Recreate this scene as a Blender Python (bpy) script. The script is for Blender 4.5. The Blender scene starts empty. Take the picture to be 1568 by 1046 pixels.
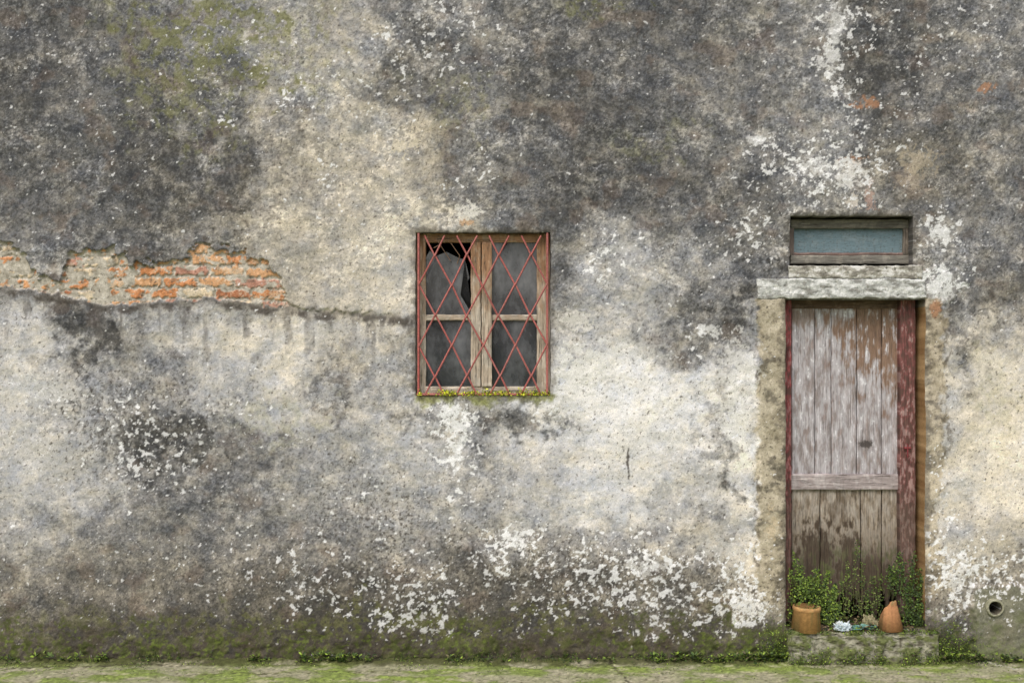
import bpy, bmesh, math, random
import numpy as np
from mathutils import Vector, Matrix
random.seed(4); rng=np.random.RandomState(7)
D=7.0; PPM=240.0; CU,CV,BV=784.0,523.0,1012.0
CAMZ=(BV-CV)/PPM
GAIN=np.array([1.01,1.025,1.055])
sc=bpy.context.scene
# ---------------------------------------------------------------- helpers
def wx(px,d=0.0): return (px-CU)/PPM*(D+d)/D
def wz(py,d=0.0): return CAMZ+(CV-py)/PPM*(D+d)/D
def S(a,b,x):
    t=np.clip((x-a)/(b-a),0,1); return t*t*(3-2*t)
_t={}
def gtab(seed):
    if seed not in _t:
        r=np.random.RandomState(seed*31+5); a=r.rand(256,256)*2*np.pi
        _t[seed]=(np.cos(a).astype(np.float32).ravel(),np.sin(a).astype(np.float32).ravel())
    return _t[seed]
def gn(x,y,seed):
    gx,gy=gtab(seed)
    xi=np.floor(x).astype(np.int32); yi=np.floor(y).astype(np.int32)
    fx=(x-xi).astype(np.float32); fy=(y-yi).astype(np.float32)
    u=fx*fx*fx*(fx*(fx*6-15)+10); v=fy*fy*fy*(fy*(fy*6-15)+10)
    x0=(xi&255)*256; x1=((xi+1)&255)*256; y0=yi&255; y1=(yi+1)&255
    def g(ix,iy,dx,dy):
        k=ix+iy; return gx[k]*dx+gy[k]*dy
    a=g(x0,y0,fx,fy); b=g(x1,y0,fx-1,fy); c=g(x0,y1,fx,fy-1); d=g(x1,y1,fx-1,fy-1)
    return (a+(b-a)*u)*(1-v)+(c+(d-c)*u)*v
def fbm(x,y,o=3,seed=1,gain=.55):
    s=0;a=1;t=0
    for k in range(o):
        s=s+a*gn(x+k*17.3,y-k*9.1,seed+k); t+=a*a; a*=gain
        x,y=(x*1.72+y*1.05),(y*1.72-x*1.05)
    return s/(math.sqrt(t)*0.235)      # ~unit variance
def lin(c):
    c=np.clip(np.asarray(c,dtype=np.float64)/255.0,0,1)
    return np.where(c<=0.04045,c/12.92,((c+0.055)/1.055)**2.4)
def mixc(C,col,m):
    return C+(np.array(col,dtype=np.float32)-C)*m[...,None]
def raw_mesh(name,verts,quads,col,mat,smooth=True,parent=None):
    me=bpy.data.meshes.new(name)
    verts=np.ascontiguousarray(verts,dtype=np.float32); quads=np.ascontiguousarray(quads,dtype=np.int32)
    n,m=len(verts),len(quads); k=quads.shape[1]
    me.vertices.add(n); me.vertices.foreach_set('co',verts.ravel())
    me.loops.add(m*k); me.loops.foreach_set('vertex_index',quads.ravel())
    me.polygons.add(m); me.polygons.foreach_set('loop_start',np.arange(m,dtype=np.int32)*k)
    me.polygons.foreach_set('use_smooth',np.full(m,smooth,dtype=bool))
    me.update(calc_edges=True)
    if col is not None:
        ca=me.color_attributes.new('col','FLOAT_COLOR','POINT')
        rgba=np.ones((n,4),dtype=np.float32); rgba[:,:3]=np.clip(lin(col)*GAIN,0,.86)
        ca.data.foreach_set('color',rgba.ravel())
    me.materials.append(mat)
    ob=bpy.data.objects.new(name,me); sc.collection.objects.link(ob)
    if parent: ob.parent=parent
    return ob
def empty(name,loc=(0,0,0)):
    e=bpy.data.objects.new(name,None); e.location=(0,0,0); e.empty_display_size=.2
    sc.collection.objects.link(e); return e
def hf(name,xs,zs,y0,depth,hfn,cfn,keep,mat,parent=None,jit=0.0,skirtcol=None,pxd=0.0):
    X,Z=np.meshgrid(xs,zs,indexing='ij'); X=X.astype(np.float32);Z=Z.astype(np.float32)
    U=CU+X*PPM*D/(D+pxd); V=CV-(Z-CAMZ)*PPM*D/(D+pxd)
    H=hfn(U,V); C=cfn(U,V)
    X2,Z2=X.copy(),Z.copy()
    if jit>0:
        X2+=jit*(fbm(U/22,V/22,3,70)); Z2+=jit*(fbm(U/22,V/22,3,80))
    nx,nz=len(xs),len(zs)
    P=np.stack([X2,y0-H,Z2],-1).reshape(-1,3)
    idx=np.arange(nx*nz).reshape(nx,nz)
    if keep is None: K=np.ones((nx-1,nz-1),bool)
    else:
        uc=(U[:-1,:-1]+U[1:,1:])/2; vc=(V[:-1,:-1]+V[1:,1:])/2
        K=keep(uc,vc)
    Q=np.stack([idx[:-1,:-1],idx[1:,:-1],idx[1:,1:],idx[:-1,1:]],-1)[K]
    Kp=np.pad(K,1)
    E=[]
    d=Kp[:-1,1:-1]!=Kp[1:,1:-1]; i,j=np.nonzero(d); E.append(np.stack([idx[i,j],idx[i,j+1]],-1))
    d=Kp[1:-1,:-1]!=Kp[1:-1,1:]; i,j=np.nonzero(d); E.append(np.stack([idx[i,j],idx[i+1,j]],-1))
    E=np.concatenate(E); uv,inv=np.unique(E,return_inverse=True); E=inv.reshape(E.shape)
    F=P[uv]; n0=len(P); nu=len(uv)
    Cf=C.reshape(-1,3)
    cs=Cf[uv].copy()
    if skirtcol is not None: cs=skirtcol(U.reshape(-1)[uv],V.reshape(-1)[uv],cs)
    rings=[F.copy()]; cols=[cs]; 
    nseg=3 if depth>.1 else 1
    for s in range(1,nseg+1):
        B=F.copy(); B[:,1]=F[:,1]+(y0+depth-F[:,1])*s/nseg; rings.append(B); cols.append(cs)
    SQ=[]
    for s in range(nseg):
        a=n0+s*nu; b=n0+(s+1)*nu
        SQ.append(np.stack([a+E[:,0],a+E[:,1],b+E[:,1],b+E[:,0]],-1))
    allP=np.concatenate([P]+rings); allC=np.concatenate([Cf]+cols); allQ=np.concatenate([Q]+SQ)
    used=np.unique(allQ); remap=np.full(len(allP),-1,np.int64); remap[used]=np.arange(len(used))
    return raw_mesh(name,allP[used],remap[allQ],allC[used],mat,True,parent)
# ---------------------------------------------------------------- materials
def attr_mat(name,rough=.9,nscale=120,lo=.82,hi=1.16,bscale=None,bstr=.35,bdist=.004,stretch=(1,1,1),spec=.3,trans=0):
    m=bpy.data.materials.new(name); m.use_nodes=True; nt=m.node_tree; N=nt.nodes; L=nt.links
    b=N['Principled BSDF']; b.inputs['Roughness'].default_value=rough
    b.inputs['Specular IOR Level'].default_value=spec
    at=N.new('ShaderNodeAttribute'); at.attribute_name='col'
    tc=N.new('ShaderNodeTexCoord'); mp=N.new('ShaderNodeMapping'); mp.inputs['Scale'].default_value=stretch
    L.new(tc.outputs['Object'],mp.inputs['Vector'])
    n1=N.new('ShaderNodeTexNoise'); n1.inputs['Scale'].default_value=nscale; n1.inputs['Detail'].default_value=2; n1.inputs['Roughness'].default_value=.75
    L.new(mp.outputs[0],n1.inputs['Vector'])
    mr=N.new('ShaderNodeMapRange'); mr.inputs['From Min'].default_value=.3; mr.inputs['From Max'].default_value=.7
    mr.inputs['To Min'].default_value=lo; mr.inputs['To Max'].default_value=hi
    L.new(n1.outputs['Fac'],mr.inputs['Value'])
    mx=N.new('ShaderNodeVectorMath'); mx.operation='SCALE'
    L.new(at.outputs['Color'],mx.inputs[0]); L.new(mr.outputs[0],mx.inputs['Scale'])
    L.new(mx.outputs[0],b.inputs['Base Color'])
    bp=N.new('ShaderNodeBump'); bp.inputs['Strength'].default_value=bstr; bp.inputs['Distance'].default_value=bdist
    L.new(n1.outputs['Fac'],bp.inputs['Height']); L.new(bp.outputs[0],b.inputs['Normal'])
    return m
M_pl=attr_mat('weathered_plaster',.95,120,.78,1.2,None,.35,.0035,spec=.12)
M_wood=attr_mat('weathered_wood',.8,55,.8,1.2,None,.5,.003,(3,3,.35))
M_woodh=attr_mat('weathered_wood_horizontal',.8,55,.8,1.2,None,.5,.003,(.35,3,3))
M_con=attr_mat('mossy_concrete',.95,60,.8,1.2,None,.6,.007,spec=.12)
M_leaf=attr_mat('foliage',.6,40,.85,1.15,None,.1,.002,spec=.3)
M_iron=attr_mat('red_painted_iron',.6,90,.65,1.25,None,.5,.002,spec=.4)
M_terra=attr_mat('terracotta',.9,60,.8,1.15,None,.4,.003,spec=.15)
def plain(name,col,rough=.9,metal=0):
    m=bpy.data.materials.new(name); m.use_nodes=True; nt=m.node_tree; b=nt.nodes['Principled BSDF']
    n=nt.nodes.new('ShaderNodeTexNoise'); n.inputs['Scale'].default_value=25
    r=nt.nodes.new('ShaderNodeValToRGB'); c=np.array(col)
    r.color_ramp.elements[0].color=(*(c*.7),1); r.color_ramp.elements[1].color=(*(c*1.25),1)
    r.color_ramp.elements[0].position=.3; r.color_ramp.elements[1].position=.7
    nt.links.new(n.outputs[0],r.inputs[0]); nt.links.new(r.outputs[0],b.inputs['Base Color'])
    b.inputs['Roughness'].default_value=rough; b.inputs['Metallic'].default_value=metal
    return m
M_dark=plain('dark_interior',(.05,.045,.04))
# ---------------------------------------------------------------- WALL colour model
gxs=[40+100*i for i in range(16)]
gys=[40,120,200,290,370,440,510,590,670,750,830,900,960,1010]
LT=[
[ 92,106,120,142,156,158,124,132,110,104,100,112,130, 94,110,128],
[ 86,104,108,122,156,162,116,114,102, 98,106,118,130, 90,108,116],
[ 96,104, 94,122,144,168,158,124,104, 96,102,118,136,112,112,116],
[106,100, 90,110,154,174,160,122,100, 96,102, 98,132,128,110,118],
[116,106, 96,130,170,184,176,150,118,134,124,110,110,114,128,122],
[142,152,148,152,166,180,178,160,112,160,146,114,124,140,128,112],
[174,120,170,186,194,180,188,160,170,178,138,158,144,150,166,170],
[188,166,136,178,192,166,172,160,214,222,216,202,150,150,190,208],
[186,176,112,144,164,170,186,160,200,222,216,212,148,150,190,216],
[184,168,122,126,150,158,176,168,186,210,208,206,148,150,204,214],
[160,138,126,124,132,136,148,152,144,160,170,202,156,150,188,182],
[120,114,110,106,102,100,102,102,102,110,120,152,168,150,154,128],
[ 96, 90, 86, 82, 80, 80, 82, 82, 82, 86, 92,108,116,110,112,112],
[ 74, 72, 68, 66, 66, 66, 66, 66, 66, 68, 72, 80, 84, 88, 84, 84]]
LT=np.array(LT,dtype=np.float32).T
def blobs(U,V,lst,nz,rough=.35,soft=.45):
    out=np.zeros_like(U)
    for b in lst:
        cx,cy,rx,ry,s=b
        r=np.sqrt(((U-cx)/rx)**2+((V-cy)/ry)**2)+rough*nz*.5
        m=1-S(1-soft,1+soft,r)
        out=out+s*m
    return out
fleckB=[(1285,50,34,75,.6),(1262,85,18,30,.4),(1220,245,60,45,.55),(1292,268,48,48,.65),(1160,212,26,16,.6),(1440,352,34,26,.8),(1440,430,36,22,.8),
(945,375,45,30,.45),(915,410,20,25,.55),(700,640,38,46,.9),(700,690,20,50,.7),(830,622,24,16,.75),(668,618,18,10,.85),(785,830,44,34,.7),(757,855,24,30,.6),(620,915,70,60,.5),
(470,895,60,45,.40),(975,880,80,50,.62),(1015,925,75,50,.62),(1140,905,55,50,.75),(1145,930,34,24,.95),(880,870,90,50,.40),(1470,880,50,60,.8),
(1530,885,45,35,.68),(190,650,50,60,.44),(250,690,50,50,.38),(700,750,60,60,.30),(560,770,60,50,.34),(330,650,50,50,.24),(495,270,12,22,.65),(350,182,18,10,.65),
(440,152,14,10,.65),(1085,505,22,12,.8),(1060,540,30,20,.45),(230,740,60,50,.22),(1340,30,40,30,.42),(700,285,16,14,.55),(745,260,14,30,.45),(340,90,60,80,.25),
(1130,380,40,40,.38),(60,620,50,60,.3),(1155,350,30,30,.36),(500,140,80,60,.24),(650,60,60,50,.25),(730,60,60,60,.24),(100,80,70,60,.2),(160,230,60,60,.2),(1290,140,22,44,.55),(1450,60,40,50,.3),(1520,40,30,50,.35),
(620,130,60,80,.24),(1400,120,30,60,.32),(820,940,60,30,.3),(380,800,60,60,.2),(1180,300,60,60,.28),(1350,220,50,50,.38),(640,940,50,30,.5),(1190,860,20,60,.6),(1165,780,16,60,.4),(1440,760,12,80,.5)]
darkB=[(240,295,95,75,-8),(112,505,30,62,-46),(228,665,85,48,-28),(1345,110,48,62,-12),(865,330,50,70,-10),(1090,485,60,40,-28),(1088,640,14,110,-42),
(1100,720,12,60,-38),(745,640,90,24,-30),(330,700,90,60,-12),(500,945,60,40,-10),(1140,480,30,60,-25),(800,640,40,30,-28),(620,570,20,60,-14),
(1460,500,40,40,-25),(1428,520,12,80,-30),(1450,560,20,40,-20),(350,240,40,60,-12),(640,60,50,30,-12),(820,90,60,60,-10),(950,230,110,70,-6),(1060,170,80,60,8),(870,560,30,40,22),(1000,640,50,40,14),(1130,590,30,60,30),(1130,680,26,60,26),(590,400,40,80,14),(1180,130,40,60,-8),(60,600,60,30,12),(430,520,60,30,12),(980,410,70,60,20),(45,515,40,40,12),(950,560,70,30,14),(1040,760,40,60,-18),(500,560,40,50,-10),(505,620,10,40,-24),(720,720,50,60,-12),(70,560,14,60,-20),(150,580,10,60,-18)]
bru=np.array([-60,0,20,45,60,95,108,165,190,205,260,285,310,330,350,400,425,446,447,2000],dtype=np.float32)
brt=np.array([372,374,373,400,424,426,388,380,386,406,402,392,368,380,386,396,420,470,600,600],dtype=np.float32)
brbu=np.array([-60,0,60,110,160,240,330,446,520,640],dtype=np.float32)
brb=np.array([438,440,446,455,468,461,458,470,477,484],dtype=np.float32)
def brick_fields(U,V):
    n=fbm(U/16,V/16,3,150)*5
    top=np.interp(U,bru,brt)+n; bot=np.interp(U,brbu,brb)+n*.5
    m=S(-2,2,V-top)*S(-2,2,bot-V)
    row=np.floor((V-2.0*np.sin(U/60))/17.0); vv=(V-2.0*np.sin(U/60))/17.0-row
    off=np.where(row.astype(int)%2==0,0,.5)+0.13*np.sin(row*7.7)
    c=U/54.0+off; col=np.floor(c); uu=c-col
    nn=fbm(U/7,V/7,2,160)*.05
    e=np.minimum(np.minimum(uu,1-uu)*54,np.minimum(vv,1-vv)*17)+nn*30
    bm=S(1.4,3.4,e)
    resid=S(.1,.7,fbm(U/24,V/16,4,170)+np.where(U<205,.8,-.45))
    return m,bm*(1-resid),row,col,resid
extra=[(1320,158,15,8),(1308,243,13,7),(1504,134,14,9),(716,340,13,7),(1432,470,8,11)]
def wallC(U,V):
    n1=fbm(U/95,V/95,3,10); n2=fbm(U/95,V/95,3,20)
    n3=fbm(U/30,V/30,4,24,.6); n4=fbm(U/30,V/30,4,28,.6)
    wu=U+18*n1+10*n3; wv=V+16*n2+10*n4
    a=np.clip(wu,0,1580); b=np.clip(wv,20,1020)
    Wx=np.stack([np.exp(-((a-g)/42)**2) for g in gxs],-1); Wy=np.stack([np.exp(-((b-g)/34)**2) for g in gys],-1)
    Wx/=Wx.sum(-1,keepdims=True); Wy/=Wy.sum(-1,keepdims=True)
    Lm=((Wx@LT)*Wy).sum(-1)
    m2=fbm(U/15,V/15,4,40,.65)
    Lm=Lm+blobs(wu,wv,darkB,n3+.9*m2,.65,.38)
    base=Lm.copy()
    lf=np.clip((222-base)/62,.45,1)
    m1=fbm(U/42,V/36,5,30,.68); m3=fbm(U/4.4,V/4.4,2,50,.8)
    stk=fbm(U/11,V/80,4,60)
    m0=S(-1.4,1.4,n1)
    pk=S(.45,.75,m1+.45*m2)*(.4+.8*m0)
    dk=S(.8,1.25,-m1+.45*fbm(U/14,V/18,3,65))*(1.2-.8*m0)
    con=np.clip(1.15-np.abs(base-130)/140,.5,1.1)
    up=S(520,380,V)
    Lm=Lm+(m1*2.5+pk*11-dk*10)*con+m2*6*lf+m3*7.5*lf+stk*1.5
    dsel=fbm(U/70,V/60,3,93)
    db=S(.8,1.05,fbm(U/9.5,V/7,4,90,.72)+.3*m1+.25*dsel)
    Lm=Lm+db*(22*up+9)*(.65+.35*dsel).clip(.1,1.3)
    db2=S(1.0,1.4,fbm(U/4.6,V/4.2,3,97,.7)+.3*dsel)
    Lm=Lm+db2*24*np.clip((205-base)/80,.2,1)
    ds=S(.65,1.1,fbm(U/6,V/5.4,3,95,.75)-.3*m1)
    Lm=Lm-ds*(16+4*up)*np.clip((214-base)/80,.2,1)
    pit=S(1.4,1.8,fbm(U/4.0,V/4.0,2,98,.7)); Lm=Lm-pit*30*lf
    Lm=62+np.log1p(np.exp(np.clip((Lm-62)/13,-20,20)))*13  # soft floor lifts the darkest tones: haze glow put into the wall colour
    Lm=np.clip(Lm,30,234)
    w=.017+blobs(wu,wv,[(510,340,190,210,.036),(1550,680,100,210,.040),(1400,250,120,60,.028),(1130,850,80,200,.012),(640,230,60,70,.026),(500,30,90,60,.018)],n3,.3,.6)
    w=w+.036*S(780,920,V)+.012*m1-.010*up*S(0,1,-n1)
    w=np.where(w<.05,w,.05+(w-.05)*.6)
    C=np.stack([Lm*(1+w*.9),Lm*(1+w*.10),Lm*(1-w*1.5)],-1)
    br=S(.7,1.6,fbm(U/60,V/50,4,100))*.25
    C=mixc(C,(120,98,82),br*np.clip((170-base)/60,0,1))
    ol=blobs(wu,wv,[(290,110,100,90,.5),(350,60,70,60,.4),(250,30,70,40,.4),(690,150,50,50,.25),(905,10,40,16,.5),(420,640,60,40,.18),(560,960,300,25,.35),(800,965,400,22,.35),(1000,210,50,30,.25),(440,60,60,60,.25),(1520,600,40,60,.15),(150,960,200,24,.3)],n3,.6,.5)
    ol=ol*S(-.7,.8,m2+.4*m1)
    C=mixc(C,(108,110,64),np.clip(ol,0,.6))
    jb=S(1158,1164,U+3*n3+1.5*m2)*S(1206,1203,U)*S(455,460,V)*S(950,915,V+9*n3)
    c2=np.stack([174+10*m1+7*m2+6*m3,163+10*m1+7*m2+6*m3,138+10*m1+7*m2+6*m3],-1)
    wmix=S(.3,1.4,-m1-.3*n1)
    c2=c2*(1-.30*wmix)[...,None]
    C=C*(1-.88*jb[...,None])+c2*.88*jb[...,None]
    jr=S(1414,1417,U)*S(1450,1440,U+4*n3+2*m2)*S(455,460,V)*S(930,900,V+9*n3)
    c3=np.stack([178+10*m1+8*m2,164+10*m1+8*m2,136+10*m1+8*m2],-1)*(1-.25*S(.3,1,-m1))[...,None]
    C=C*(1-.7*jr[...,None])+c3*.7*jr[...,None]
    C=mixc(C,(80,72,62),S(3.2,.8,np.abs(U-1159-3*n3-m2))*S(460,470,V)*S(940,900,V)*S(-.4,1.2,n4)*.55)
    C=mixc(C,(82,74,62),S(3,.8,np.abs(U-1448-4*n3))*S(470,490,V)*S(880,820,V)*S(-.4,1.2,n4)*.45)
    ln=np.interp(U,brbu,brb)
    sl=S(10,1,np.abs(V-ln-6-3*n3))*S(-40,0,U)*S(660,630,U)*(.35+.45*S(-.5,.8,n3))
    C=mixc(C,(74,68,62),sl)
    run=S(.2,1.3,fbm(U/16,V/120,3,110)+.3*m2)*S(0,8,V-ln)*S(85,10,V-ln-24*n3)*S(650,600,U)
    C=mixc(C,(98,94,89),run*.5)
    m,bm,row,col,resid=brick_fields(U,V)
    h=np.abs(np.sin(row*12.9898+col*78.233)*43758.5453)%1
    pal=np.array([(200,138,94),(206,160,118),(216,196,164),(186,140,120),(176,120,88),(204,148,102)],dtype=np.float32)
    bc=pal[np.clip((h*6).astype(int),0,5)]+ (m3*8+m2*9)[...,None]
    bc=mixc(bc,(120,104,90),S(.8,1.6,-m2+.4*m3)*.5); bc=mixc(bc,(204,194,172),S(.7,1.4,m1+.5*m3)*.5)
    mor=np.stack([180+12*m2+6*m3,173+12*m2+6*m3,157+12*m2+6*m3],-1)
    z=mor*(1-bm[...,None])+bc*bm[...,None]
    C=C*(1-m[...,None])+z*m[...,None]
    for k,(cx,cy,rx,ry) in enumerate(extra):
        r=np.sqrt(((U-cx)/rx)**2+((V-cy)/ry)**2)+.45*m2+.3*n4
        C=mixc(C,(180,130,96) if k!=3 else (200,158,118),(1-S(.6,1.2,r))*.7)
    for (cx,cy,rx,ry,cc,a) in [(884,492,26,17,(212,208,198),.9),(618,226,17,12,(208,198,174),.85),(716,325,18,12,(224,220,208),.85),(1332,305,8,20,(190,158,142),.65),(1308,312,9,18,(214,204,190),.8),
        (1405,247,30,16,(190,176,152),.6),(1395,275,22,14,(184,170,148),.5),(1445,428,34,15,(224,225,220),.92),(1442,450,26,12,(212,212,206),.8),(1142,930,34,19,(230,227,218),.95),
        (790,828,17,12,(230,228,223),.95),(1272,90,14,22,(220,218,213),.8),(1278,40,12,30,(214,213,208),.7),(1302,268,22,22,(222,219,212),.85),(1250,258,22,12,(214,212,206),.7),(1440,356,20,14,(226,226,221),.85),(545,118,22,10,(190,184,168),.5),(690,628,22,9,(232,232,228),.95),(698,655,13,22,(230,230,225),.85),(700,692,9,26,(226,226,221),.75),(1182,805,8,20,(206,188,156),.6),(1130,560,28,36,(220,218,210),.7),(1125,640,22,46,(218,216,207),.7),(890,560,42,32,(228,226,217),.75),(1085,506,20,9,(220,219,214),.8),(870,600,32,44,(220,218,209),.65),
        (1160,213,16,7,(212,210,205),.8),(945,380,24,11,(196,195,190),.6),(80,600,40,14,(208,206,199),.65),(1508,560,30,20,(214,207,188),.55),(985,670,64,44,(220,218,211),.45),(990,870,30,12,(226,224,218),.6),(1468,880,20,26,(228,226,220),.75),(1442,800,10,40,(218,214,206),.6),(60,700,40,30,(204,200,190),.5),(960,540,54,22,(216,215,209),.5),(930,610,40,24,(222,220,213),.5),(1000,600,30,18,(218,217,211),.5),(1100,840,22,16,(216,214,206),.5),(980,400,40,14,(184,183,180),.4),(500,510,60,20,(196,194,188),.4)]:
        r=np.sqrt(((U-cx)/rx)**2+((V-cy)/ry)**2)+.42*m2+.25*m3*.6
        C=mixc(C,cc,(1-S(.74,1.04,r))*a)
    dn=.10+.13*S(800,860,V)*S(985,940,V)+blobs(U,V,fleckB,n3+.7*m2,.6,.55)
    dn=dn*(1-.7*jb)*(1-.7*m)
    f=fbm(U/12,V/10,3,200,.56); thr=2.5-2.15*np.clip(dn,0,.95)
    fm=S(thr,thr+.12,f)
    f2=fbm(U/5.4,V/5.2,2,210); t2=2.6-1.7*np.clip(dn,0,.8)
    fm=np.maximum(fm,S(t2,t2+.2,f2)*.95)
    fcol=np.clip(Lm+95,212,238)
    C=C+(np.stack([fcol,fcol*.997,fcol*.98],-1)-C)*(np.clip(fm,0,1)*.96)[...,None]
    g=fbm(U/5.5,V/5.5,3,220,.7); gd=blobs(U,V,[(970,900,140,60,1),(650,880,160,90,.8),(200,650,110,80,.8),(560,770,80,60,.6),(430,900,160,60,.6),(1150,920,70,50,.6),(1480,900,70,60,.8),(820,880,120,60,.8)],n3,.4,.5)
    C=mixc(C,(68,63,57),S(.95,1.5,g+.4*gd-.5*(1-np.clip(gd,0,1)))*(1-fm)*.65)
    for (cx,y0,y1,amp) in [(962,685,735,3)]:
        C=mixc(C,(70,64,58),S(1.9,.4,np.abs(U-cx-1.6*n4))*S(y0-2,y0+3,V)*S(y1+2,y1-3,V)*.8)
    bs=S(935,1000,V+14*n3+8*m2)
    C=mixc(C,(82,73,56),bs*.5)
    ms=S(952,1006,V+20*n3+10*m2)*S(-.9,.9,m2+.5*m1+.5*n1+.3*S(1000,1200,U))
    C=mixc(C,(74,82,42),ms*.75)
    ms2=S(1.2,1.9,fbm(U/8,V/6,3,230)+.5*S(930,1000,V)+.4*n1)*S(935,980,V+15*n3)
    C=mixc(C,(106,120,52),ms2*.65)
    rb=S(1485,1495,U+3*n3)*S(895,905,V+4*n3)
    C=mixc(C,(124,126,102),rb*.55*(1-fm))
    sm=S(600,606,V)*S(624,609,V+6*n3)*S(632,640,U)*S(856,846,U)
    C=mixc(C,(122,126,62),sm*.7)
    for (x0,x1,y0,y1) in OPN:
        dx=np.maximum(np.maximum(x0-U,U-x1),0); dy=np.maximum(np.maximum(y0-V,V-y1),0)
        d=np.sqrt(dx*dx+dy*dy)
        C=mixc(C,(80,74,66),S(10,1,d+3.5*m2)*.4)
    return np.clip(C,14,240)
OPN=[(636,843,356,606),(1203,1417,459,962),(1210,1398,331,407)]
def wallH(U,V):
    n=fbm(U/120,V/120,3,300); n2=fbm(U/26,V/26,4,310); n3=fbm(U/7,V/7,3,320)
    h=n*.006+n2*.0012+n3*.0006
    ln=np.interp(U,brbu,brb)
    h=h+.013*S(3,-3,V-ln-fbm(U/16,V/16,3,150)*2.5)*S(660,520,U)
    m,bm,row,col,resid=brick_fields(U,V)
    h=h*(1-.6*m)+m*(-.020+.010*bm+.008*resid)
    jn=2*n2
    jb=S(1157,1163,U+jn)*S(1206,1204,U)*S(455,460,V)*S(950,915,V)
    jr=S(1414,1415,U)*S(1450,1444,U+jn)*S(455,460,V)*S(930,900,V)
    h=h+.007*jb+.005*jr
    h=h+.02*S(1487,1492,U+2*n2)*S(893,900,V+2*n2)
    pp=1-S(.85,1.05,np.sqrt(((U-884)/27)**2+((V-492)/18)**2)+.2*n2); h=h+.004*pp
    pe=1-S(.85,1.05,np.sqrt(((U-1440)/38)**2+((V-436)/24)**2)+.2*n2); h=h+.008*pe
    for (x0,x1,y0,y1) in OPN:
        dx=np.maximum(np.maximum(x0-U,U-x1),0); dy=np.maximum(np.maximum(y0-V,V-y1),0)
        d=np.sqrt(dx*dx+dy*dy); h=h-.008*np.exp(-d/2.2)
    h=h+.012*S(940,1012,V)*(1+.4*n2)
    return h
def grid_axis(a,b,step,bps,lo,hi,cs):
    f=np.arange(a,b+step/2,step)
    for p in bps: f[np.argmin(np.abs(f-p))]=p
    return np.concatenate([np.arange(lo,a-cs/2,cs),f,np.arange(b+cs,hi+cs/2,cs)])
st=.0056
WX0,WX1,WZ1=-6.5,6.5,5.6
xs=grid_axis(-3.6,3.6,st,[wx(p) for o in OPN for p in o[:2]],WX0,WX1,.05)
zs=grid_axis(-.08,4.5,st,[wz(p) for o in OPN for p in o[2:]],-.08,WZ1,.05)
def keepW(U,V):
    k=np.ones(U.shape,bool)
    for (x0,x1,y0,y1) in OPN: k&=~((U>x0)&(U<x1)&(V>y0)&(V<y1))
    k&=((U-1521)**2+(V-929)**2)>9.5**2
    return k
def skW(U,V,c):
    c=c*.85
    k=(U>1400)&(U<1425)&(V>470)&(V<950)
    n=fbm(U/9,V/26,3,400)
    oc=np.stack([164+14*n,132+14*n,92+12*n],-1); c=np.where(k[:,None],oc,c)
    k=(V>955)&(V<970); c=np.where(k[:,None],np.array([84,82,58.]),c)
    k=(V>598)&(V<612)&(U<900); c=np.where(k[:,None],np.array([96,98,50.]),c)
    return c
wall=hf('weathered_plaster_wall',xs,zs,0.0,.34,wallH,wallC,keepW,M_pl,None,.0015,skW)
def box_open(name,x0,x1,y0,y1,z0,z1,mat,parent):
    v=[(x0,y0,z0),(x1,y0,z0),(x1,y1,z0),(x0,y1,z0),(x0,y0,z1),(x1,y0,z1),(x1,y1,z1),(x0,y1,z1)]
    q=[(1,2,6,5),(2,3,7,6),(3,0,4,7),(4,5,6,7),(0,1,2,3)]
    return raw_mesh(name,np.array(v),np.array(q),None,mat,False,parent)
box_open('house_body',WX0,WX1,.0,5,-.08,WZ1,M_dark,wall)

# ---------------------------------------------------------------- boards
def board(name,px0,px1,py0,py1,d,thick,cfn,mat,parent,step=.004,keep=None,hf_=None,warp=.0008):
    x0,x1=wx(px0,d),wx(px1,d); z1,z0=wz(py0,d),wz(py1,d)
    nx=max(3,int((x1-x0)/step)+1); nz=max(3,int((z1-z0)/step)+1)
    xs=np.linspace(x0,x1,nx); zs=np.linspace(z0,z1,nz)
    def H(U,V):
        e=np.minimum(np.minimum(U-px0,px1-U),np.minimum(V-py0,py1-V))
        h=-.004*np.exp(-np.maximum(e,0)/.9)+.0006*fbm(U/4,V/40,2,500)
        if hf_ is not None: h=h+hf_(U,V)
        return h
    return hf(name,xs,zs,d,thick,H,cfn,keep,mat,parent,warp,None,d)
def woodc(base,alt,seed,vert=True,amt=.5,dark=.35):
    def f(U,V):
        a,b=(U/2.4,V/55) if vert else (U/55,V/2.4)
        g=fbm(a,b,4,seed,.7); m=fbm(U/18,V/30,3,seed+9); p=fbm(U/5,V/9,3,seed+19)
        C=np.zeros(U.shape+(3,),np.float32)+np.array(base,np.float32)
        C=mixc(C,alt,S(-.2,1.2,m+.5*p)*amt)
        C=C*(1+.09*g)[...,None]
        C=mixc(C,(60,50,42),S(1.3,2.0,-g+.4*p)*dark)
        return np.clip(C,12,235)
    return f
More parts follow.
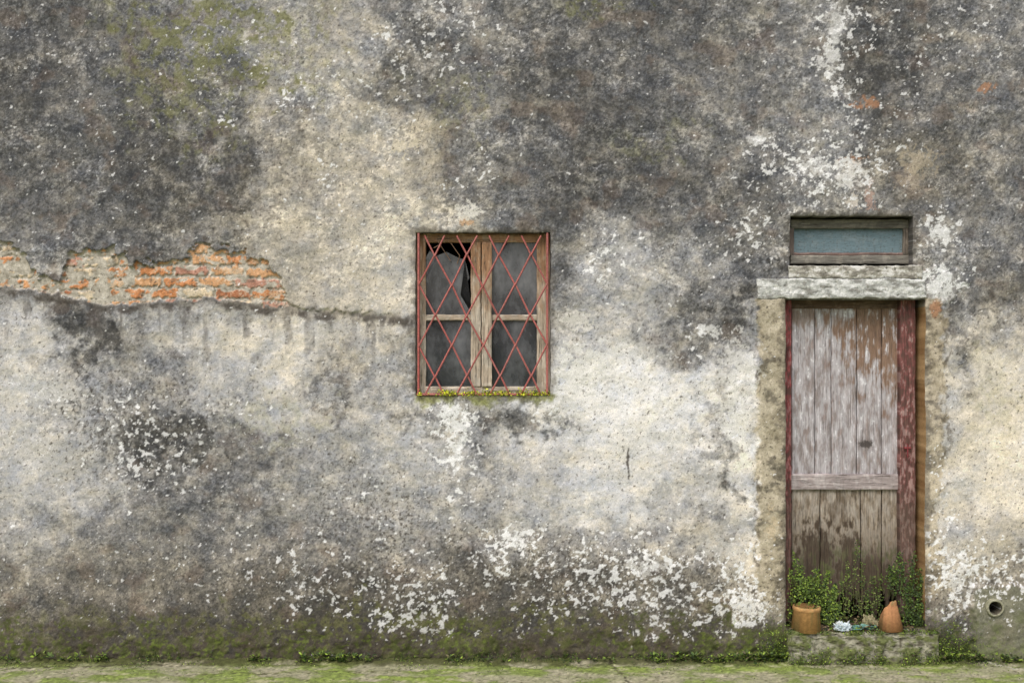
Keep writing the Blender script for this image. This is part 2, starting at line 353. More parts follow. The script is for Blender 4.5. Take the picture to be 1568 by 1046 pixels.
# ---------------------------------------------------------------- WINDOW
win=empty('barred_window')
dW=.075
wb=[('frame_left',637,652,358,604,True),('frame_right',822,842,358,604,True),('frame_top',652,822,358,371,False),('frame_bottom',652,822,592,606,False)]
def wincol(seed,vert):
    f1=woodc((150,116,86),(178,160,136),seed,vert,.6,.5)
    f2=woodc((176,162,142),(206,198,182),seed+3,vert,.6,.4)
    def f(U,V):
        t=S(380,500,V+14*fbm(U/10,V/20,2,seed+40))[...,None]
        return f1(U,V)*(1-t)+f2(U,V)*t
    return f
for i,(n,a,b,c,e,v) in enumerate(wb):
    board(n,a,b,c,e,dW,.07,wincol(600+i*5,v),M_wood if v else M_woodh,win)
board('meeting_stile_left',721,736,371,592,dW-.008,.05,wincol(630,True),M_wood,win)
board('meeting_stile_right',737.5,753,371,592,dW-.014,.05,wincol(640,True),M_wood,win)
board('glazing_bar_left',652,721,482,491,dW+.006,.03,wincol(650,False),M_woodh,win)
board('glazing_bar_right',753,822,482,491,dW+.006,.03,wincol(655,False),M_woodh,win)
mg=bpy.data.materials.new('dusty_glass'); mg.use_nodes=True; nt=mg.node_tree; N=nt.nodes; L=nt.links
b=N['Principled BSDF']; b.inputs['Roughness'].default_value=.08; b.inputs['IOR'].default_value=1.6
tc=N.new('ShaderNodeTexCoord'); n=N.new('ShaderNodeTexNoise'); n.inputs['Scale'].default_value=5; n.inputs['Detail'].default_value=8; n.inputs['Roughness'].default_value=.6
mpg=N.new('ShaderNodeMapping'); mpg.inputs['Scale'].default_value=(1.6,1,.9)
L.new(tc.outputs['Object'],mpg.inputs[0]); L.new(mpg.outputs[0],n.inputs['Vector'])
sx=N.new('ShaderNodeSeparateXYZ'); L.new(tc.outputs['Object'],sx.inputs[0])
mz=N.new('ShaderNodeMapRange'); mz.inputs['From Min'].default_value=1.7; mz.inputs['From Max'].default_value=2.7; mz.inputs['To Min'].default_value=-.13; mz.inputs['To Max'].default_value=.10
L.new(sx.outputs['Z'],mz.inputs['Value'])
ad=N.new('ShaderNodeMath'); ad.operation='ADD'; L.new(n.outputs['Fac'],ad.inputs[0]); L.new(mz.outputs[0],ad.inputs[1])
r=N.new('ShaderNodeValToRGB'); r.color_ramp.elements[0].position=.34; r.color_ramp.elements[1].position=.72
r.color_ramp.elements[0].color=(.045,.05,.058,1); r.color_ramp.elements[1].color=(.19,.20,.215,1)
L.new(ad.outputs[0],r.inputs[0]); L.new(r.outputs[0],b.inputs['Base Color'])
mr=N.new('ShaderNodeMapRange'); mr.inputs['From Min'].default_value=.3; mr.inputs['From Max'].default_value=.65; mr.inputs['To Min'].default_value=.65; mr.inputs['To Max'].default_value=.97
L.new(n.outputs['Fac'],mr.inputs['Value']); L.new(mr.outputs[0],b.inputs['Alpha'])
def pane(name,pts,d,mat=mg,parent=win):
    me=bpy.data.meshes.new(name); bm=bmesh.new()
    bm.faces.new([bm.verts.new((wx(x,d),d,wz(y,d))) for x,y in pts]); bmesh.ops.triangulate(bm,faces=bm.faces[:])
    bm.to_mesh(me); bm.free(); me.materials.append(mat)
    o=bpy.data.objects.new(name,me); sc.collection.objects.link(o); o.parent=parent; return o
dg=dW+.02
pane('glass_upper_left',[(650,484),(650,398),(658,384),(668,392),(684,386),(700,394),(712,398),(719,425),(712,440),(705,452),(716,462),(724,468),(724,484)],dg)
pane('glass_lower_left',[(650,489),(724,489),(724,594),(650,594)],dg+.002)
pane('glass_upper_right',[(751,369),(824,369),(824,484),(751,484)],dg+.004)
pane('glass_lower_right',[(751,489),(824,489),(824,594),(751,594)],dg+.001)
M_cur=plain('faded_curtain',(.24,.24,.235))
pane('curtain',[(786,410),(794,400),(806,440),(814,480),(800,478),(790,450),(778,432)],dg+.003)
def tube(V,F,p,q,r,n=7):
    p=Vector(p);q=Vector(q);a=(q-p).normalized(); u=a.cross(Vector((0,1,0)))
    if u.length<.01: u=a.cross(Vector((1,0,0)))
    u.normalize(); w=a.cross(u); o=len(V)
    for e in (p,q):
        for k in range(n):
            t=2*math.pi*k/n; V.append(tuple(e+u*r*math.cos(t)+w*r*math.sin(t)))
    for k in range(n): F.append((o+k,o+(k+1)%n,o+n+(k+1)%n,o+n+k))
V=[];F=[]
dL=.012; gx0,gx1,gy0,gy1=641,838,362,604
pw=(gx1-gx0)/4; rows=[345+46*j for j in range(7)]
jit={}
def nodept(j,h):
    if (j,h) not in jit: jit[(j,h)]=rng.normal(0,.9,2)
    return gx0+pw*.5*h+jit[(j,h)][0]*(0 if h in(0,8) else 1), rows[j]+jit[(j,h)][1]
for j in range(6):
    for h in range(9):
        if (h+j)%2: continue
        for sgn in (-1,1):
            if not 0<=h+sgn<=8: continue
            xa,y0=nodept(j,h); xb,y1=nodept(j+1,h+sgn)
            if y0<gy0:
                t=(gy0-y0)/(y1-y0); xa=xa+(xb-xa)*t; y0=gy0
            if y1>gy1:
                t=(gy1-y0)/(y1-y0); xb=xa+(xb-xa)*t; y1=gy1
            dd=dL+.004*sgn
            tube(V,F,(wx(xa,dd),dd,wz(y0-.8,dd)),(wx(xb,dd),dd,wz(y1+.8,dd)),.0062)
for (a,b2,c,e) in [(gx0,gy0-5,gx0,gy1),(gx1,gy0-5,gx1,gy1),(gx0-3,gy1,gx1+3,gy1)]:
    tube(V,F,(wx(a,dL),dL,wz(b2,dL)),(wx(c,dL),dL,wz(e,dL)),.008)
V=np.array(V)
vc=np.zeros((len(V),3))+np.array([172,100,92]); vc+=rng.normal(0,9,(len(V),1)); vc[:,0]+=rng.normal(0,8,len(V))
raw_mesh('iron_lattice',V,np.array(F),np.clip(vc,10,230),M_iron,True,win)
V=[];F=[]
for (a,b2,c,e) in [(668,366,690,400),(690,372,704,392),(704,392,700,404),(664,380,676,374)]:
    tube(V,F,(wx(a,.04),.04,wz(b2,.04)),(wx(c,.05),.05,wz(e,.05)),.003,5)
raw_mesh('dry_twig',np.array(V),np.array(F),np.zeros((len(V),3))+np.array([120,96,76]),M_wood,True,win)

# ---------------------------------------------------------------- TRANSOM
tr=empty('transom_window')
dT=.10
gr=woodc((120,116,106),(158,152,138),700,False,.5,.5)
board('frame_top',1211,1397,336,350,dT-.02,.05,woodc((104,100,90),(134,128,116),705,False,.5,.5),M_woodh,tr)
board('frame_bottom',1211,1397,391,404,dT-.02,.05,gr,M_woodh,tr)
board('frame_left',1207,1216,350,391,dT-.02,.05,woodc((108,96,88),(140,130,118),710),M_wood,tr)
board('frame_right',1384,1396,350,391,dT-.02,.05,woodc((98,90,80),(136,126,114),715),M_wood,tr)
board('inner_bead',1216,1384,387,391,dT-.005,.02,woodc((120,98,90),(146,126,116),718,False),M_woodh,tr)
def teal(U,V):
    n=fbm(U/30,V/12,3,720); g=fbm(U/3,V/3,3,725); s=fbm(U/4,V/40,3,729)
    C=np.zeros(U.shape+(3,),np.float32)+np.array((112,132,138),np.float32)
    C=mixc(C,(136,148,150),S(-.3,1.3,n+.4*s)*.5); C=mixc(C,(88,92,90),S(.9,1.8,g+.4*s)*.5)
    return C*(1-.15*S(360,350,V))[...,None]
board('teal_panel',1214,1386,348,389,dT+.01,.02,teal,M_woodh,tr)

# ---------------------------------------------------------------- LINTEL & sill (rough masonry)
def stone(base,seed,dark=.4,green=.0):
    def f(U,V):
        a=fbm(U/26,V/10,4,seed,.65); b=fbm(U/6,V/6,3,seed+7,.7)
        L_=1+.06*a+.06*b
        C=(np.zeros(U.shape+(3,),np.float32)+np.array(base,np.float32))*L_[...,None]
        C=mixc(C,(104,99,91),S(.6,1.4,-a+.7*b)*dark); C=mixc(C,(222,221,216),S(.3,1.0,a+.5*b)*.7)
        return np.clip(C,12,235)
    return f
def rough(seed,amp):
    return lambda U,V: amp*fbm(U/24,V/14,3,seed)-.006*S(1.3,2.0,fbm(U/9,V/6,3,seed+3))
lint=board('door_lintel',1160,1418,427,457,-.012,.04,stone((188,189,182),800,.5),M_pl,None,.005,None,rough(810,.0016),.003)
board('transom_sill',1208,1414,407,426,-.008,.12,stone((172,168,155),820,.6),M_pl,None,.005,None,rough(830,.0016),.003)

# ---------------------------------------------------------------- DOOR
door=empty('wooden_door')
dD=.14
ub=[1212,1248,1273,1312,1350,1377]
def upperC(seed):
    def f(U,V):
        g=fbm(U/1.8,V/70,4,seed,.7); p=fbm(U/9,V/26,4,seed+5,.6); q=fbm(U/4,V/5,3,seed+8)
        big=fbm(U/30,V/60,3,901)
        C=np.zeros(U.shape+(3,),np.float32)+np.array((164,157,156),np.float32)
        C=mixc(C,(192,189,190),S(-.3,1.2,p+.5*S(1290,1230,U)+.4*big)*.6)
        C=mixc(C,(140,130,124),S(.2,1.5,-p-.4*big)*.6)
        bm=blobs(U,V,[(1338,498,36,56,.95),(1365,545,16,50,.6),(1290,490,22,22,.45),(1225,482,30,16,.4)],p+.5*g,.9,.6)
        C=mixc(C,(134,106,84),np.clip(bm,0,.85))
        C=mixc(C,(84,66,52),np.clip(bm,0,1)*S(.2,1.3,g+.4*p)*.7)
        C=mixc(C,(126,104,96),S(1.2,2,-p+.3*g)*.3)
        C=C*(1+.06*g)[...,None]
        C=mixc(C,(226,225,224),S(1.75,2.2,p+.35*q)*.7)
        C=mixc(C,(84,75,70),S(1.5,2.2,-g)*.5)
        C=mixc(C,(50,44,40),(1-S(.7,1.1,np.sqrt(((U-1326)/10)**2+((V-680)/6)**2)+.15*q))*.85)
        C=mixc(C,(112,106,104),S(16,6,np.sqrt(((U-1326))**2+((V-681)*1.2)**2)+3*q)*.4)
        return np.clip(C,12,232)
    return f
for i in range(5):
    board(f'upper_plank_{i+1}',ub[i]+.6,ub[i+1]-.6,470,727,dD+(.003*(i%2)),.025,upperC(900+i*13),M_wood,door,.0035)
lb=[1212,1256,1318,1350,1378]
bot_u=np.array([1212,1222,1232,1240,1256,1262,1275,1290,1300,1308,1318,1326,1340,1350,1360,1370,1380],float)
bot_v=np.array([925,905,915,900,930,905,935,910,925,905,935,925,942,905,930,900,930],float)
def lowerC(seed):
    def f(U,V):
        g=fbm(U/1.8,V/55,4,seed,.7); p=fbm(U/9,V/22,4,seed+5,.6)
        C=np.zeros(U.shape+(3,),np.float32)+np.array((146,135,120),np.float32)
        C=mixc(C,(172,164,152),S(0,1.3,p)*.6); C=mixc(C,(110,96,78),S(.2,1.4,-p)*.6)
        rot=S(805,910,V+18*p+12*g)+blobs(U,V,[(1252,845,22,36,1.1),(1300,850,13,32,.9),(1285,780,16,30,.35),(1335,880,20,30,.6)],p,.8,.5)
        C=mixc(C,(56,45,35),np.clip(rot,0,1)*.75)
        C=mixc(C,(86,96,50),S(.1,1.2,p)*S(810,880,V)*.6)
        C=C*(1+.08*g)[...,None]; C=mixc(C,(64,54,45),S(1.4,2.1,-g)*.55)
        return np.clip(C,10,232)
    return f
def keepL(U,V):
    return V<np.interp(U,bot_u,bot_v)+10*fbm(U/2.5,V/60,2,77)
for i in range(4):
    board(f'lower_plank_{i+1}',lb[i]+.7,lb[i+1]-.7,748,952,dD+.004+(.003*(i%2)),.022,lowerC(980+i*13),M_wood,door,.0035,keepL)
board('lock_rail',1211,1379,726,750,dD-.016,.04,woodc((158,147,143),(186,179,175),1040,False,.6,.5),M_woodh,door,.0035)
board('top_rail',1208,1384,459,473,dD-.006,.04,woodc((94,76,64),(122,104,90),1050,False,.6,.6),M_woodh,door)
def redc(seed,flk=.5,red=(118,74,70)):
    def f(U,V):
        g=fbm(U/2,V/40,3,seed); p=fbm(U/6,V/16,4,seed+5,.6)
        C=np.zeros(U.shape+(3,),np.float32)+np.array(red,np.float32)
        C=mixc(C,(90,68,60),S(-.4,1.0,-p)*.85); C=mixc(C,(168,150,142),S(.5,1.5,p+.7*S(540,700,V)-.1)*flk)
        C=mixc(C,(88,78,66),S(730,800,V)*.55)
        return np.clip(C*(1+.09*g)[...,None],12,230)
    return f
board('jamb_left',1199,1212,459,952,dD-.05,.09,redc(1060,.5,(140,70,70)),M_wood,door)
board('jamb_right',1378,1402,459,945,dD-.05,.09,redc(1070,.65),M_wood,door)
V=[];F=[]
tube(V,F,(wx(1384,.08),.075,wz(686,.08)),(wx(1394,.08),.075,wz(686,.08)),.008)
tube(V,F,(wx(1389,.08),.07,wz(680,.08)),(wx(1389,.08),.07,wz(700,.08)),.005)
raw_mesh('latch',np.array(V),np.array(F),np.zeros((len(V),3))+np.array([130,56,58]),M_iron,True,door)

# ---------------------------------------------------------------- DOORSTEP
def step_mesh():
    me=bpy.data.meshes.new('doorstep'); bm=bmesh.new(); bmesh.ops.create_cube(bm,size=1)
    x0,x1=wx(1204),wx(1432); z1=wz(966); y0=-.075; y1=.0+.33
    for v in bm.verts:
        v.co.x=x0 if v.co.x<0 else x1; v.co.y=y0 if v.co.y<0 else y1; v.co.z=-.05 if v.co.z<0 else z1
    bmesh.ops.bevel(bm,geom=bm.edges[:],offset=.016,segments=3,affect='EDGES')
    bmesh.ops.triangulate(bm,faces=bm.faces[:])
    for _ in range(6):
        es=[e for e in bm.edges if e.calc_length()>.014]
        if es: bmesh.ops.subdivide_edges(bm,edges=es,cuts=1,use_grid_fill=False); bmesh.ops.triangulate(bm,faces=[f for f in bm.faces if len(f.verts)>3])
    bm.verts.ensure_lookup_table()
    co=np.array([v.co[:] for v in bm.verts]); no=np.array([v.normal[:] for v in bm.verts])
    a=fbm(co[:,0]*12+co[:,1]*9,co[:,2]*14+co[:,1]*7,4,1200)
    for v,k,q in zip(bm.verts,a,no): v.co+=Vector(q)*float(k)*.005
    bm.to_mesh(me); bm.free()
    p=fbm(co[:,0]*26+co[:,1]*19,co[:,2]*30+co[:,1]*17,4,1210)
    C=np.zeros((len(co),3))+np.array((150,147,128)); C=C*(1+.10*p)[:,None]
    C=mixc(C,(90,98,50),S(-.3,.9,a+.6*p+.7*S(.12,0,co[:,2])+.2*S(.17,.2,co[:,2]))*.75)
    C=mixc(C,(66,60,46),S(.6,1.6,-p)*.6)
    ca=me.color_attributes.new('col','FLOAT_COLOR','POINT'); rg=np.ones((len(co),4),np.float32); rg[:,:3]=lin(np.clip(C,5,235))*GAIN
    ca.data.foreach_set('color',rg.ravel()); me.materials.append(M_con)
    o=bpy.data.objects.new('doorstep',me); sc.collection.objects.link(o)
step_mesh()

# ---------------------------------------------------------------- PIPE
V=[];F=[];n=28
cx,cz=wx(1521),wz(929)
prof=[(.040,.10),(.040,-.028),(.044,-.036),(.052,-.036),(.056,-.028),(.058,-.0),(.060,.02)]
for (r_,y_) in prof:
    for k in range(n):
        t=2*math.pi*k/n; rr=r_*(1+.03*math.sin(3*t+1)); V.append((cx+rr*math.cos(t),y_,cz+rr*math.sin(t)))
for a in range(len(prof)-1):
    for k in range(n): F.append((a*n+k,a*n+(k+1)%n,(a+1)*n+(k+1)%n,(a+1)*n+k))
V=np.array(V); C=np.zeros((len(V),3))+np.array([150,148,124]); C[:n*1]=[40,37,32]; C[n:2*n]=[84,78,66]; C+=rng.normal(0,8,(len(V),1))
raw_mesh('drain_pipe',V,np.array(F),np.clip(C,5,230),M_con)

# ---------------------------------------------------------------- GROUND
gx=np.concatenate([-np.geomspace(3.8,160,34)[::-1],np.arange(-3.78,3.79,.014),np.geomspace(3.8,160,34)])
gy=np.concatenate([-np.geomspace(1.4,160,34)[::-1],np.arange(-1.386,.06,.010),np.geomspace(.3,160,18)])
X,Y=np.meshgrid(gx,gy,indexing='ij')
a=fbm(X*5,Y*9,5,1300,.6); b_=fbm(X*30,Y*40,4,1310,.65); c_=fbm(X*1.6,Y*4,3,1320)
Zg=(.004*a+.002*b_)*S(-3,-1,Y)+.02*S(-.10,.0,Y)*S(.3,.0,Y)
C=np.zeros(X.shape+(3,))+np.array((150,148,118)); 
C=mixc(C,(112,128,62),S(-.7,.9,a*.7+c_*.8+.15*b_)*.8)
C=mixc(C,(148,164,80),S(.4,1.4,c_+.4*b_)*.5)
C=mixc(C,(168,160,138),S(.6,1.5,-a+.5*b_)*.6)
C=mixc(C,(74,70,50),S(.9,1.8,fbm(X*45,Y*55,3,1330))*.65)
C=mixc(C,(68,68,42),S(-.14,-.02,Y+.04*a)*.75)
for (xa,ya,xb,yb,wd,cc) in [(wx(932),0,wx(955),-.5,.010,(56,52,40)),(wx(1500),-.02,wx(1590),-.35,.018,(196,192,174)),(wx(20),-.15,wx(330),-.05,.012,(80,76,60)),(wx(300),-.28,wx(640),-.20,.01,(90,90,60))]:
    dx,dy=xb-xa,yb-ya; t=np.clip(((X-xa)*dx+(Y-ya)*dy)/(dx*dx+dy*dy),0,1)
    dd=np.hypot(X-xa-t*dx,Y-ya-t*dy)+.006*b_
    C=mixc(C,cc,S(wd,wd*.3,dd)*.75)
C=C*(1+.05*b_)[...,None]
idx=np.arange(X.size).reshape(X.shape)
Q=np.stack([idx[:-1,:-1],idx[1:,:-1],idx[1:,1:],idx[:-1,1:]],-1).reshape(-1,4)
raw_mesh('pavement_ground',np.stack([X,Y,Zg],-1).reshape(-1,3),Q,np.clip(C,5,230).reshape(-1,3),M_con)

# ---------------------------------------------------------------- FOLIAGE
class Leaves:
    def __init__(s): s.V=[];s.F=[];s.C=[]
    def leaf(s,p,d,l,w,c,up=None):
        d=Vector(d).normalized(); p=Vector(p)
        n_=Vector(rng.normal(0,1,3)) if up is None else Vector(up)+Vector(rng.normal(0,.25,3))
        side=d.cross(n_); 
        if side.length<1e-3: side=Vector((1,0,0))
        side.normalize(); nn=side.cross(d); o=len(s.V)
        bend=nn*l*random.uniform(-.25,.1)
        pts=[p,p+d*l*.35+side*w*.5,p+d*l*.35-nn*w*.12,p+d*l*.35-side*w*.5,p+d*l*.75+side*w*.35+bend*.5,p+d*l*.75-nn*w*.1+bend*.5,p+d*l*.75-side*w*.35+bend*.5,p+d*l+bend]
        s.V+= [tuple(q) for q in pts]
        s.F+=[(o,o+1,o+2,o+2),(o,o+2,o+3,o+3),(o+1,o+4,o+5,o+2),(o+2,o+5,o+6,o+3),(o+4,o+7,o+5,o+5),(o+5,o+7,o+6,o+6)]
        k=random.uniform(.7,1.25); s.C+=[(c[0]*k,c[1]*k,c[2]*k)]*8
    def tri(s,p,sz,c):
        p=Vector(p); o=len(s.V); a=Vector(rng.normal(0,1,3)).normalized()*sz; b=Vector(rng.normal(0,1,3)).normalized()*sz
        s.V+=[tuple(p-a*.5),tuple(p+b*.5),tuple(p+a*.5),tuple(p-b*.5)]; s.F.append((o,o+1,o+2,o+3))
        k=random.uniform(.65,1.3); s.C+=[(c[0]*k,c[1]*k,c[2]*k)]*4
    def stem(s,pts,r,c):
        for a,b in zip(pts[:-1],pts[1:]):
            o=len(s.V); tube(s.V,s.F,a,b,r,4); s.C+=[c]*(len(s.V)-o)
    def build(s,name,parent=None,mat=None):
        me=bpy.data.meshes.new(name)
        F=[tuple(dict.fromkeys(f)) for f in s.F]
        me.from_pydata(s.V,[],F); me.update()
        ca=me.color_attributes.new('col','FLOAT_COLOR','POINT'); rg=np.ones((len(s.V),4),np.float32); rg[:,:3]=lin(np.clip(np.array(s.C),4,235))*GAIN
        ca.data.foreach_set('color',rg.ravel()); me.materials.append(mat or M_leaf)
        o=bpy.data.objects.new(name,me); sc.collection.objects.link(o); 
        if parent: o.parent=parent
        return o
G1=(100,120,48);G2=(76,96,42);G3=(130,150,58);G4=(56,74,38);G5=(94,90,60)
mo=Leaves()
xs_=rng.uniform(-3.9,3.9,24000)
den=fbm(xs_*2.2,xs_*0,4,1400)+.7*S(1000,1250,CU+xs_*PPM)
for x,dn in zip(xs_,den):
    if rng.rand()>S(-.6,1.7,np.array(dn)): continue
    if wx(1204)<x<wx(1432): continue
    h=abs(rng.normal(0,.032))*(.6+.4*np.clip(dn,0,2)) ; y=-.022-abs(rng.normal(0,.02))*(1-min(h/.1,1))
    if h>.03: y=-.016+rng.normal(0,.003)
    mo.tri((x,y,h*.9+.006),random.uniform(.005,.012),random.choice([G1,G2,G2,G4,G5,G4]))
for _ in range(4200):
    px=rng.uniform(640,842); dn=fbm(np.array([px/26.]),np.array([0.]),3,1410)[0]
    if px>720: dn+=.7
    if rng.rand()>.3+.4*dn: continue
    y=rng.uniform(-.012,.05); mo.tri((wx(px),y,wz(606)+abs(rng.normal(0,.014))+.002),random.uniform(.007,.015),random.choice([(190,196,44),(164,172,44),(200,202,62),G1]))
for _ in range(7000):
    px=rng.uniform(1200,1434); q=fbm(np.array([px/30.]),np.array([3.]),3,1420)[0]
    if rng.rand()>.5+.4*q: continue
    if rng.rand()<.55: p=(wx(px),rng.uniform(-.078,.05),wz(966)+abs(rng.normal(0,.008)))
    else: p=(wx(px),-.078-abs(rng.normal(0,.012)),abs(rng.normal(0,.05)))
    mo.tri(p,random.uniform(.006,.013),random.choice([G1,G2,G3,G2,G5]))
for _ in range(3400):
    px=rng.choice([1175,1185,1195,1440,1450,1460,1475]); p=(wx(px)+rng.normal(0,.05),-.03-abs(rng.normal(0,.01)),abs(rng.normal(0,.11)))
    mo.tri(p,random.uniform(.006,.012),random.choice([G1,G2,G3,G4]))
for _ in range(9000):
    x=rng.uniform(-3.6,3.6); y=-abs(rng.gamma(1.6,.09))-.02
    if fbm(np.array([x*4]),np.array([y*7]),3,1430)[0]<.3: continue
    mo.tri((x,y,.006+rng.rand()*.006),random.uniform(.004,.010),random.choice([G1,G3,G2,(120,130,70)]))
mo.build('moss')
wd=Leaves()
def rosette(x,y,z,R,n,cols,upb=.6):
    for k in range(n):
        t=rng.rand()*2*math.pi; e=rng.uniform(.1,1.0)*upb
        d=Vector((math.cos(t),math.sin(t)*.7-.15,e)); 
        wd.leaf(Vector((x,y,z))+d*R*.25,d,R*random.uniform(.6,1.1),R*random.uniform(.3,.5),random.choice(cols),(0,-.3,1))
for (c,s,n) in [(120,60,5),(160,20,3),(395,14,3),(480,40,7),(520,30,6),(560,20,3),(690,16,2),(900,40,3),(1020,20,6),(1060,25,7),(1110,40,14),(1150,25,10),(1185,15,7),(1445,15,6),(1490,30,7),(1545,18,8),(240,30,2),(780,30,2),(1005,12,3),(40,30,3)]:
    for _ in range(n*2):
        rosette(wx(c+rng.normal(0,s*.6)),-.035-rng.rand()*.03,.005+rng.rand()*.05,rng.uniform(.018,.038),rng.randint(6,12),[G1,G2,G3,G4,G5],.9)
wd.build('weeds')
gr_=Leaves()
for _ in range(700):
    x=rng.uniform(-3.8,3.8)
    if fbm(np.array([x*2.2]),np.array([0.]),3,1440)[0]<.2: continue
    if wx(1200)<x<wx(1436): y=-.085
    else: y=-.04-rng.rand()*.02
    d=Vector((rng.normal(0,.4),-abs(rng.normal(0,.3)),1)); gr_.leaf((x,y,.0),d,rng.uniform(.015,.05),.004,random.choice([G1,G2,G3,(140,136,90)]))
gr_.build('grass')
zst=wz(966)
def creeper(name,stems,cols,nl,ls,yb,spread=.018):
    L_=Leaves()
    for (px0,py0,px1,py1,sw) in stems:
        pts=[]; m=12
        for i in range(m+1):
            t=i/m; px=px0+(px1-px0)*t+sw*math.sin(t*3.1); py=py0+(py1-py0)*t
            y=yb+.012*math.sin(t*9+px0); pts.append(Vector((wx(px,y),y,wz(py,y))))
        L_.stem(pts,.0016,(84,78,50))
        for _ in range(nl):
            t=rng.rand()**1.15; i=min(int(t*m),m-1); p=pts[i].lerp(pts[i+1],t*m-i)
            p=p+Vector(rng.normal(0,spread*(1.3-t),3)); d=Vector((rng.normal(0,1),-abs(rng.normal(0,.7)),rng.normal(-.1,.7)))
            if p.z<zst: p.z=zst+.004
            L_.leaf(p,d,ls*random.uniform(.5,1.2),ls*random.uniform(.35,.7),random.choice(cols),(0,-1,.4))
    L_.build(name)
creeper('wild_fern',[(1222,925,1214,846,4),(1232,915,1226,868,-4),(1240,915,1250,872,6),(1252,930,1268,874,4),(1262,945,1264,884,-4),(1236,910,1252,885,3),(1272,945,1278,895,2),(1248,930,1236,890,3),(1214,955,1210,870,2),(1262,952,1276,905,2),(1226,912,1242,882,0),(1268,955,1284,925,2)],[G3,G1,G1,G2,(92,116,44),G4],190,.017,.05,.021)
creeper('wild_fern.001',[(1398,950,1400,846,-4),(1404,948,1394,870,4),(1390,945,1384,858,-3),(1376,905,1378,846,-3),(1408,950,1408,870,2),(1366,895,1362,868,2),(1388,952,1392,890,2),(1410,955,1414,880,-2),(1394,958,1420,940,2)],[G2,G4,G4,G1,G2],190,.017,.055,.021)
creeper('climbing_weed',[(1308,940,1314,824,-3),(1316,940,1320,860,3),(1300,940,1298,860,-2),(1334,940,1338,880,2),(1292,950,1286,890,2),(1346,950,1350,880,-2),(1322,950,1328,900,2)],[G1,G2,(112,122,66),G4],110,.014,.10,.016)
lt=Leaves()
for _ in range(1500):
    px=rng.uniform(1208,1400); y=rng.uniform(-.02,.16)
    lt.leaf((wx(px,y),y,zst+.004+abs(rng.normal(0,.016))+.04*max(0,y-.08)/.08*rng.rand()),Vector((rng.normal(),rng.normal(),.25)),rng.uniform(.012,.03),rng.uniform(.008,.016),random.choice([(120,102,76),(92,78,58),(140,122,92),(66,58,46),G4,G1]))
lt.build('leaf_litter')
def pot(name,px,py_b,y,rb,rt,h,tilt,cut,col):
    V=[];F=[];n=36
    pr=[(0,0),(rb,0),(rb+(rt-rb)*.8,h*.80),(rt*1.08,h*.82),(rt*1.11,h*.9),(rt*1.08,h),(rt*.97,h),(rt*.9,h*.8),(rb*.85,.02),(0,.02)]
    for (r_,z_) in pr:
        for k in range(n):
            t=2*math.pi*k/n; zz=z_
            if cut is not None: zz=min(z_,h*(.70+.30*math.sin(t+cut)+.02*math.sin(7*t)))
            V.append((r_*math.cos(t),r_*math.sin(t),zz))
    for a in range(len(pr)-1):
        for k in range(n): F.append((a*n+k,a*n+(k+1)%n,(a+1)*n+(k+1)%n,(a+1)*n+k))
    V=np.array(V); C=np.zeros((len(V),3))+np.array(col); nn=fbm(V[:,0]*30,V[:,2]*40,3,1500); C*=(1+.1*nn)[:,None]
    C=mixc(C,(112,110,74),S(.2,1.2,nn)*.6)
    R=Matrix.Rotation(tilt[0],3,'X')@Matrix.Rotation(tilt[1],3,'Y'); V=V@np.array(R).T
    V[:,2]-=V[:,2].min()
    V+=np.array([wx(px,y),y,py_b])
    raw_mesh(name,V,np.array(F),np.clip(C,5,235),M_terra)
pot('terracotta_pot',1234,zst+.001,.01,.094,.080,.155,(.0,.03),None,(198,152,98))
pot('terracotta_pot.001',1363,zst+.001,.01,.082,.045,.19,(-.05,-.04),2.6,(186,134,92))
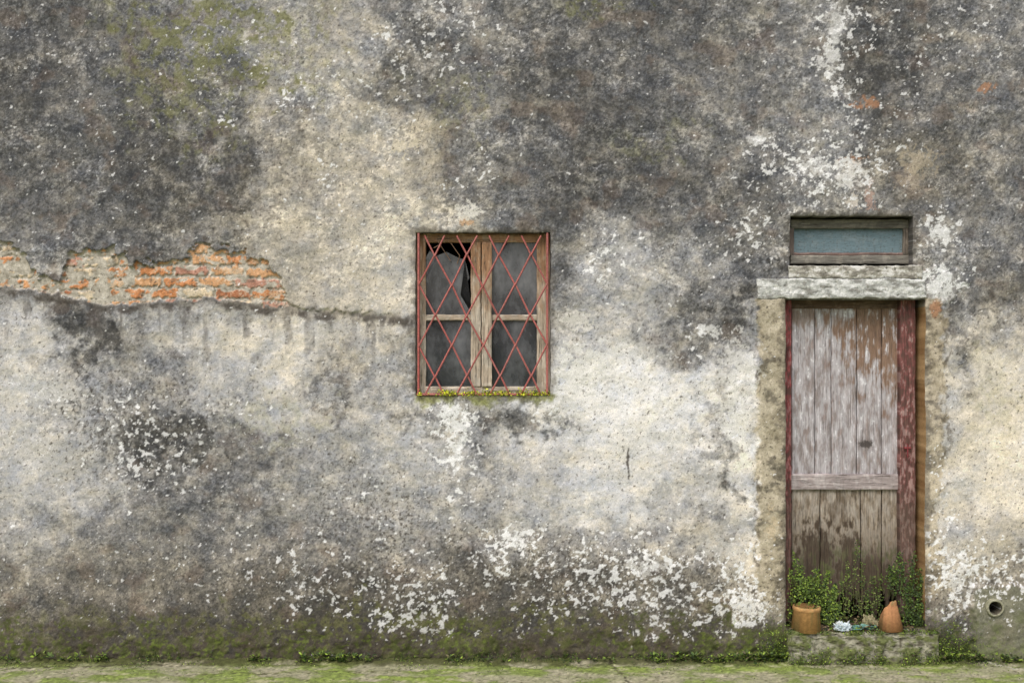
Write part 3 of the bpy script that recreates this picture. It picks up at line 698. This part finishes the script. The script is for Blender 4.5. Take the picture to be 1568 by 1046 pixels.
def crumple(name,px,y,sx,sy,sz,col,seed):
    me=bpy.data.meshes.new(name); bm=bmesh.new(); bmesh.ops.create_icosphere(bm,subdivisions=4,radius=1)
    co=np.array([v.co[:] for v in bm.verts]); a=fbm(co[:,0]*2.4+seed,co[:,1]*2.4+co[:,2]*1.7,4,seed,.7)
    for v,k in zip(bm.verts,a):
        r_=1+.28*float(k); v.co=Vector((v.co.x*sx*r_+wx(px,y),v.co.y*sy*r_+y,zst+.01+max(0,(v.co.z+.5)*sz*r_)))
    bm.to_mesh(me); bm.free()
    ca=me.color_attributes.new('col','FLOAT_COLOR','POINT'); C=np.zeros((len(co),3))+np.array(col); C=C*(1+.12*a)[:,None]
    rg=np.ones((len(co),4),np.float32); rg[:,:3]=lin(np.clip(C,5,240)); ca.data.foreach_set('color',rg.ravel()); me.materials.append(M_iron)
    o=bpy.data.objects.new(name,me); sc.collection.objects.link(o)
crumple('crumpled_plastic',1291,-.01,.050,.03,.028,(200,214,220),1600)
crumple('crumpled_plastic.001',1322,.02,.085,.03,.014,(104,146,134),1610)
crumple('crumpled_paper',1332,.05,.045,.03,.045,(150,144,112),1620)
crumple('mossy_stone',1275,.07,.05,.03,.03,(90,92,66),1630)

# ---------------------------------------------------------------- LIGHT / CAMERA
w=bpy.data.worlds.new('World'); sc.world=w; w.use_nodes=True; nt=w.node_tree
bg=nt.nodes['Background']; sky=nt.nodes.new('ShaderNodeTexSky'); sky.sky_type='NISHITA'; sky.sun_disc=False
el=math.radians(52); az=math.radians(205)
sky.sun_elevation=el; sky.sun_rotation=az; sky.air_density=1.0; sky.dust_density=4.5; sky.ozone_density=1.2
nt.links.new(sky.outputs[0],bg.inputs[0]); bg.inputs[1].default_value=.15
sd=bpy.data.lights.new('sun','SUN'); sd.energy=1.5; sd.angle=math.radians(30); sd.color=(1,.97,.94)
so=bpy.data.objects.new('sun',sd); sc.collection.objects.link(so)
dirv=Vector((math.sin(az)*math.cos(el),math.cos(az)*math.cos(el),math.sin(el)))
so.rotation_euler=dirv.to_track_quat('Z','Y').to_euler()
cam=bpy.data.cameras.new('camera'); co_=bpy.data.objects.new('camera',cam); sc.collection.objects.link(co_)
co_.location=(0,-D,CAMZ); co_.rotation_euler=(math.pi/2,0,0)
cam.sensor_width=36; cam.lens=36*D/(1568/PPM); cam.clip_end=1000; cam.clip_start=.05
sc.camera=co_
sc.view_settings.view_transform='Standard'; sc.view_settings.look='None'; sc.view_settings.exposure=0
